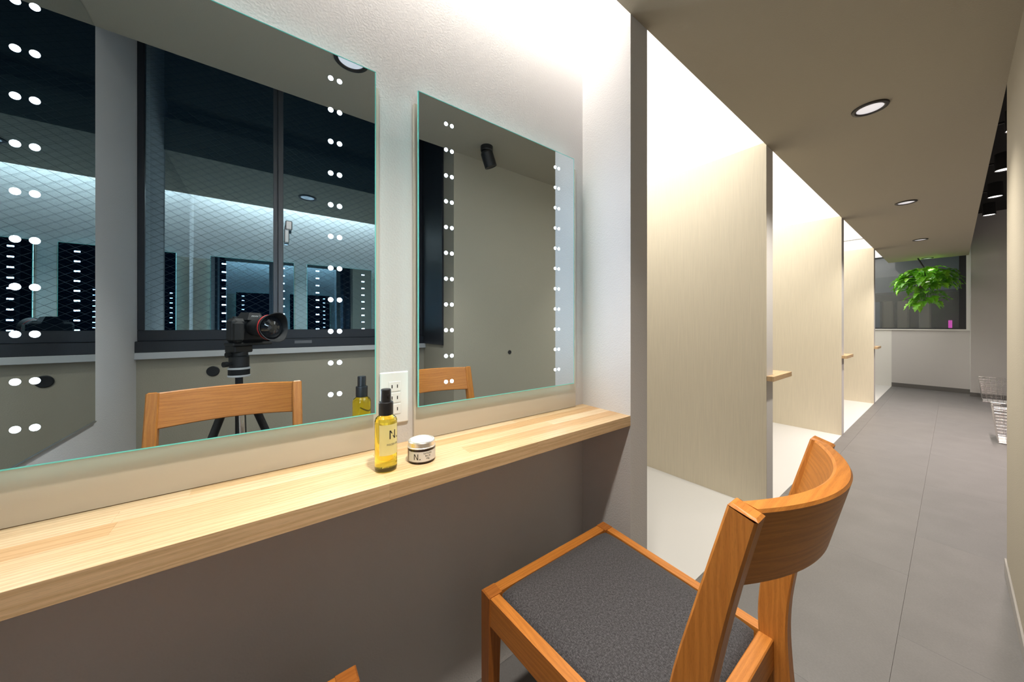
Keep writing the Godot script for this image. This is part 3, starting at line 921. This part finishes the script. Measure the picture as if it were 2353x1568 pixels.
# ---------------------------------------------------------------- photographer's camera and tripod
func photographer() -> void:
	var yaw := -(PI / 2 - atan(1013.5 / 757.0))
	var c := thing("camera", "black camera with red-ringed wide lens on the tripod", "camera", Vector3(0.036, 1.067, 0.837), yaw)
	# local axes: -z is where the lens looks; the front glass sits a little behind the origin
	var back := Basis(Vector3.RIGHT, PI / 2)   # a lathe's height runs backwards along +z
	var bd := part(bx(Vector3(-0.076, -0.062, 0.128), Vector3(0.072, 0.036, 0.182), 0.012), "body", M.camera_black, c)
	part(bx(Vector3(-0.080, -0.060, 0.106), Vector3(-0.046, 0.026, 0.14), 0.011), "grip", M.rubber, bd)
	var st := begin()
	hexa(st, [Vector3(-0.036, 0.030, 0.112), Vector3(0.036, 0.030, 0.112), Vector3(0.036, 0.030, 0.182), Vector3(-0.036, 0.030, 0.182), Vector3(-0.022, 0.060, 0.122), Vector3(0.022, 0.060, 0.122), Vector3(0.020, 0.062, 0.172), Vector3(-0.020, 0.062, 0.172)])
	var pr := part(st, "viewfinder_hump", M.camera_black, c)
	var tm := node(bend_text("Canon", 0.0125, 0.0, 0.0006), "lettering", M.white_plastic, pr, Vector3(0, 0.046, 0.1155))
	tm.rotation = Vector3(0.3, PI, 0)
	part(lat([Vector2(0, 0), Vector2(0.010, 0), Vector2(0.010, 0.009), Vector2(0.0, 0.010)], 20, Vector3(-0.052, 0.034, 0.155)), "mode_dial", M.camera_black, bd)
	part(lat([Vector2(0, 0), Vector2(0.009, 0), Vector2(0.009, 0.005), Vector2(0.0, 0.006)], 20, Vector3(0.05, 0.034, 0.155)), "dial", M.camera_black, bd)
	var ln := part(lat([Vector2(0.030, -0.128), Vector2(0.034, -0.125), Vector2(0.036, -0.10), Vector2(0.039, -0.095), Vector2(0.040, -0.07), Vector2(0.044, -0.064), Vector2(0.046, -0.050), Vector2(0.050, -0.040), Vector2(0.051, -0.030)].map(func(p): return Vector2(p.x, p.y)), 48, Vector3.ZERO, Basis(Vector3.RIGHT, -PI / 2)), "lens_barrel", M.camera_black, c)
	part(lat([Vector2(0.0503, -0.040), Vector2(0.0516, -0.039), Vector2(0.0516, -0.036), Vector2(0.0508, -0.035)], 48, Vector3.ZERO, Basis(Vector3.RIGHT, -PI / 2)), "red_ring", M.red, ln)
	# hood with petals and the domed front glass
	st = begin()
	st.set_smooth_group(1)
	for k in 64:
		var a0 := TAU * k / 64.0
		var a1 := TAU * (k + 1) / 64.0
		var f0 := 0.004 + 0.012 * cos(a0 * 2.0)
		var f1 := 0.004 + 0.012 * cos(a1 * 2.0)
		var pts := []
		for e in [[a0, f0], [a1, f1]]:
			var d := Vector3(sin(e[0]), cos(e[0]), 0)
			pts.append([d * 0.051 + Vector3(0, 0, 0.034), d * 0.060 + Vector3(0, 0, 0.008 - e[1]), d * 0.0575 + Vector3(0, 0, 0.008 - e[1]), d * 0.046 + Vector3(0, 0, 0.034)])
		var mid := Vector3(sin(a0), cos(a0), 0)
		st.set_smooth_group(1)
		quad(st, pts[0][0], pts[1][0], pts[1][1], pts[0][1], mid)
		st.set_smooth_group(2)
		quad(st, pts[0][1], pts[1][1], pts[1][2], pts[0][2], Vector3.FORWARD)
		st.set_smooth_group(3)
		quad(st, pts[0][2], pts[1][2], pts[1][3], pts[0][3], -mid)
	part(st, "lens_hood", M.camera_black, ln)
	part(lat([Vector2(0.046, -0.034), Vector2(0.044, -0.028), Vector2(0.036, -0.022), Vector2(0.024, -0.0165), Vector2(0.012, -0.0145), Vector2(0.0, -0.014)], 48, Vector3.ZERO, Basis(Vector3.RIGHT, -PI / 2)), "front_glass", M.lens_glass, ln)
	part(bx(Vector3(-0.080, -0.0745, 0.125), Vector3(0.078, -0.062, 0.180), 0.003), "bracket_plate", M.black, c)
	part(bx(Vector3(0.074, -0.074, 0.135), Vector3(0.082, 0.020, 0.172), 0.002), "bracket_side", M.black, c)
	# tripod with geared head; its axis stands under the camera body
	var fwd := Vector3(0.598, 0, -0.801)
	var foot := Vector3(0, 0, 0.86) - fwd * 0.150
	var t := thing("tripod", "black tripod with silver-banded head behind the oak chair", "tripod", Vector3(foot.x, 0, foot.z), yaw)
	var top := 0.992
	var hd := part(lat([Vector2(0.0, 0.900), Vector2(0.032, 0.900), Vector2(0.034, 0.905), Vector2(0.034, 0.945), Vector2(0.030, 0.950), Vector2(0.030, 0.968), Vector2(0.0, 0.968)], 32), "head", M.camera_black, t)
	part(bx(Vector3(-0.036, 0.962, -0.030), Vector3(0.036, top, 0.030), 0.004), "clamp", M.black, hd)
	for e in [0.893, 0.862]:
		part(lat([Vector2(0.0, e), Vector2(0.037, e), Vector2(0.038, e + 0.002), Vector2(0.038, e + 0.006), Vector2(0.036, e + 0.008), Vector2(0, e + 0.008)], 32), "silver_band", M.off_white, hd)
	part(lat([Vector2(0.0, 0.869), Vector2(0.036, 0.869), Vector2(0.036, 0.894), Vector2(0.0, 0.894)], 32), "panning_base", M.rubber, hd)
	for e in [[Vector3(-0.034, 0.918, -0.008), Vector3(-1, 0, 0), 0.030], [Vector3(-0.03, 0.955, 0.0), Vector3(-1, 0, 0), 0.018], [Vector3(0.03, 0.972, 0.0), Vector3(1, 0, 0), 0.014]]:
		st = begin()
		tube(st, [e[0], e[0] + e[1] * e[2] * 0.5], 0.006, 10)
		tube(st, [e[0] + e[1] * e[2] * 0.5, e[0] + e[1] * e[2]], 0.011, 14)
		part(st, "knob", M.rubber, hd)
	part(lat([Vector2(0.0, 0.42), Vector2(0.013, 0.42), Vector2(0.013, 0.862), Vector2(0.0, 0.862)], 20), "centre_column", M.camera_black, t)
	part(lat([Vector2(0.0, 0.742), Vector2(0.024, 0.742), Vector2(0.030, 0.76), Vector2(0.046, 0.782), Vector2(0.048, 0.80), Vector2(0.040, 0.812), Vector2(0.024, 0.828), Vector2(0.0, 0.828)], 12), "shoulder", M.camera_black, t)
	var inv := Basis(Vector3.UP, -yaw)
	var feet := [Vector3(-0.28, 0.0, -0.03), Vector3(0.30, 0.0, 0.04), Vector3(0.035, 0.0, -0.165)]
	for k in 3:
		var w := inv * (feet[k] as Vector3)
		var d := Vector3(w.x, 0, w.z).normalized()
		var p0 := d * 0.032 + Vector3(0, 0.785, 0)
		var p1 := p0.lerp(w, 0.55)
		st = begin(V3up())
		tube(st, [p0, p1], 0.0145, 14)
		var lg := part(st, "leg", M.camera_black, t)
		st = begin(V3up())
		tube(st, [p1, w], 0.0115, 14, 0.010)
		part(st, "lower_tube", M.silver if k == 2 else M.camera_black, lg)
		st = begin(V3up())
		tube(st, [p1 + (p0 - p1) * 0.1, p1 - (p0 - p1) * 0.03], 0.018, 14)
		part(st, "leg_lock", M.rubber, lg)
		if k == 2:
			st = begin(V3up())
			tube(st, [p0 + d * 0.006 + (p1 - p0) * 0.02, p1 + d * 0.006 - (p1 - p0) * 0.12], 0.011, 12)
			part(st, "polished_strip", M.chrome, lg)

func V3up() -> Vector3:
	return Vector3.UP

# ---------------------------------------------------------------- corridor
func bay_ledges() -> void:
	var xs := [[2.335, 2.45, 2.69], [4.50, 4.61, 4.86], [6.69, 6.80, 7.05]]
	var lab := ["small wooden ledge on the veneered partition nearest the mirrors", "small wooden ledge on the middle veneered partition", "small wooden ledge on the last veneered partition"]
	for i in 3:
		var e: Array = xs[i]
		var t := thing("bay_ledge", lab[i], "ledge", Vector3(e[0], 0.765, FRONT), 0.0, "wooden ledges on the partitions")
		var w: float = e[1] - e[0]
		var w2: float = e[2] - e[0]
		shift = Vector2(rng.randf(), rng.randf())
		part(bx(Vector3(0.0, -0.0145, 0.0005), Vector3(w2, 0.0145, 0.034), 0.001), "nosing", M.ledge_wood, t)
		part(bx(Vector3(w + 0.0005, -0.0145, -0.16), Vector3(w2, 0.0145, 0.0005), 0.0), "board", M.ledge_wood, t)
	shift = Vector2.ZERO

func wire_basket(at: Vector3, label: String) -> void:
	var t := thing("wire_basket", label, "basket", at, 0.0, "chrome baskets on the floor")
	var hx := 0.19
	var hz := 0.17
	var H := 0.325
	var tp := 0.82
	var ring := func(y: float) -> Array:
		var k := lerpf(tp, 1.0, y / H)
		return [Vector3(-hx * k, y, -hz * k), Vector3(hx * k, y, -hz * k), Vector3(hx * k, y, hz * k), Vector3(-hx * k, y, hz * k), Vector3(-hx * k, y, -hz * k)]
	for y in [0.006, H - 0.004]:
		var st := begin()
		var r: Array = ring.call(y)
		for k in 4: tube(st, [r[k], r[k + 1]], 0.0038, 6)
		part(st, "rim" if y > 0.1 else "base_ring", M.chrome, t)
	for row in 10:
		var st := begin()
		var r: Array = ring.call(0.02 + row * 0.029)
		for k in 4: tube(st, [r[k], r[k + 1]], 0.0018, 5)
		part(st, "hoop", M.chrome, t)
	var lo: Array = ring.call(0.006)
	var hi: Array = ring.call(H - 0.004)
	for k in 4:
		for i in 7:
			var f := i / 7.0
			var st := begin()
			tube(st, [lo[k].lerp(lo[k + 1], f), hi[k].lerp(hi[k + 1], f)], 0.0018, 5)
			part(st, "upright", M.chrome, t)
	var st4 := begin()
	box(st4, Vector3(-hx * tp + 0.004, 0.003, -hz * tp + 0.004), Vector3(hx * tp - 0.004, 0.007, hz * tp - 0.004), 0.001)
	for k in 9:
		var x := lerpf(-hx * tp + 0.01, hx * tp - 0.01, k / 8.0)
		tube(st4, [Vector3(x, 0.009, -hz * tp), Vector3(x, 0.009, hz * tp)], 0.002, 5)
	part(st4, "base_grid", M.white_plastic, t)
	for s in [-1.0, 1.0]:
		var st := begin()
		tube(st, [Vector3(-0.05, H, s * hz), Vector3(-0.045, H + 0.004, s * hz * 0.7), Vector3(0.045, H + 0.004, s * hz * 0.7), Vector3(0.05, H, s * hz)], 0.0035, 6)
		part(st, "handle", M.chrome, t)

func leaf_mesh(seed_: int) -> ArrayMesh:
	# a lobed leaf, along +z, gently arched
	var r := RandomNumberGenerator.new()
	r.seed = seed_
	var st := begin()
	st.set_smooth_group(1)
	var n := 18
	var L := 0.17
	var prev := []
	for i in n + 1:
		var f := float(i) / n
		var env := sin(pow(f, 0.75) * PI) * 0.056 + 0.002
		var lobe := 0.42 + 0.58 * absf(sin(f * PI * 4.5))
		var w := env * lerpf(lobe, 1.0, 0.15 if f < 0.85 else 1.0)
		var z := f * L
		var y := 0.03 * sin(f * PI) - 0.05 * f * f
		var sweep := 0.018 * lobe
		var row := [Vector3(-w, y + 0.010 * w / 0.056, z - 0.01 + sweep), Vector3(0, y - 0.004, z), Vector3(w, y + 0.010 * w / 0.056, z - 0.01 + sweep)]
		if prev:
			quad(st, prev[0], prev[1], row[1], row[0], Vector3.UP)
			quad(st, prev[1], prev[2], row[2], row[1], Vector3.UP)
		prev = row
	tube(st, [Vector3(0, -0.012, -0.05), Vector3(0, -0.004, 0.0), Vector3(0, -0.003, 0.05)], 0.0022, 5, 0.001)
	return fin(st)

func corridor_things() -> void:
	wire_basket(Vector3(5.50, 0, 1.25), "chrome wire basket on the floor halfway along the corridor")
	wire_basket(Vector3(8.22, 0, 1.25), "chrome wire basket on the floor before the grey wall")
	# hanging plant under the end of the lowered ceiling
	var t := thing("hanging_plant", "bushy green lobed-leaf plant hanging before the end window", "plant", Vector3(8.20, 1.72, 0.60))
	var st := begin()
	tube(st, [Vector3(-0.03, 0.405, -0.07), Vector3(-0.01, 0.22, 0.0), Vector3(0, 0.08, 0.0)], 0.010, 8)
	part(st, "hanger", M.black, t)
	part(lat([Vector2(0, -0.06), Vector2(0.06, -0.06), Vector2(0.08, 0.06), Vector2(0.07, 0.06), Vector2(0.06, 0.04), Vector2(0.0, 0.04)], 20), "pot", M.bark, t)
	var leaves := [leaf_mesh(1), leaf_mesh(2)]
	var mats := [M.leaf_a, M.leaf_b, M.leaf_c]
	var r := RandomNumberGenerator.new()
	r.seed = 12
	var stems := begin()
	for i in 190:
		var a := r.randf() * TAU
		var up := r.randf_range(-0.75, 1.0)
		var d := Vector3(cos(a) * 0.78, 0.0, sin(a))
		var reach := r.randf_range(0.05, 0.29) * (1.0 if up < 0.6 else 0.8)
		var p := d * reach + Vector3(0, up * 0.19 - 0.02 + 0.09 * (1.0 - reach / 0.27), 0)
		if up < -0.35: p = d * reach * 0.55 + Vector3(0, -0.10 - r.randf() * 0.20, 0)
		var o := node(leaves[i % 2], "leaf", mats[r.randi() % 3], t, p)
		var sc := r.randf_range(0.65, 1.05)
		var look := (d + Vector3(r.randf_range(-0.4, 0.4), r.randf_range(-0.75, 0.25), r.randf_range(-0.4, 0.4))).normalized()
		o.basis = Basis.looking_at(-look, Vector3.UP).scaled(Vector3.ONE * sc)
		tube(stems, [Vector3(0, 0.02, 0), p * 0.55 + Vector3(0, 0.05, 0), p - look * 0.045 * sc], 0.0022, 4)
	part(stems, "stems", M.leaf_c, t)

# ---------------------------------------------------------------- the night outside
func outside() -> void:
	var b := thing("neighbour_building", "dim house front with pale columns outside the end window", "building", Vector3(11.0, 0, 0))
	part(bx(Vector3(0.6, -0.5, -4.0), Vector3(0.8, 3.4, 3.0)), "wall", M.night_dark, b)
	part(bx(Vector3(0.3, -0.5, -1.6), Vector3(0.6, 1.55, -0.42)), "shutter", M.night_dark, b)
	part(bx(Vector3(0.0, -0.5, -0.40), Vector3(0.5, 1.60, -0.12)), "blue_pillar", M.night_blue, b)
	for z in [-0.10, 0.12, 0.42]:
		part(bx(Vector3(0.2, -0.5, z), Vector3(0.5, 1.62, z + 0.16), 0.02), "column", M.night_wall, b)
	part(bx(Vector3(-0.3, 1.78, -0.2), Vector3(0.5, 2.6, 1.2)), "canopy", M.night_blue, b)
	part(bx(Vector3(-0.3, 1.95, -3.0), Vector3(0.55, 2.3, -0.3), 0.06), "awning", M.night_wall, b)
	part(bx(Vector3(0.44, 1.02, 0.80), Vector3(0.60, 1.18, 0.85), 0.004), "neon_sign", M.neon_sign, b)
	var l := thing("added_lamp", "lamp added outside to light the house front", "lamp", Vector3(9.9, -0.5, -2.6))  # added light source for the building outside
	part(lat([Vector2(0, 0), Vector2(0.05, 0), Vector2(0.035, 3.2), Vector2(0, 3.2)], 12), "pole", M.frame_grey, l)
	part(lat([Vector2(0, 3.2), Vector2(0.09, 3.2), Vector2(0.11, 3.34), Vector2(0.05, 3.42), Vector2(0, 3.42)], 16), "lamp_globe", M.spot_lens_light, l)
	omni("added_lamp_glow", Vector3(0, 3.3, 0), 0.6, Color(0.75, 0.9, 1.0), 0.06, l)
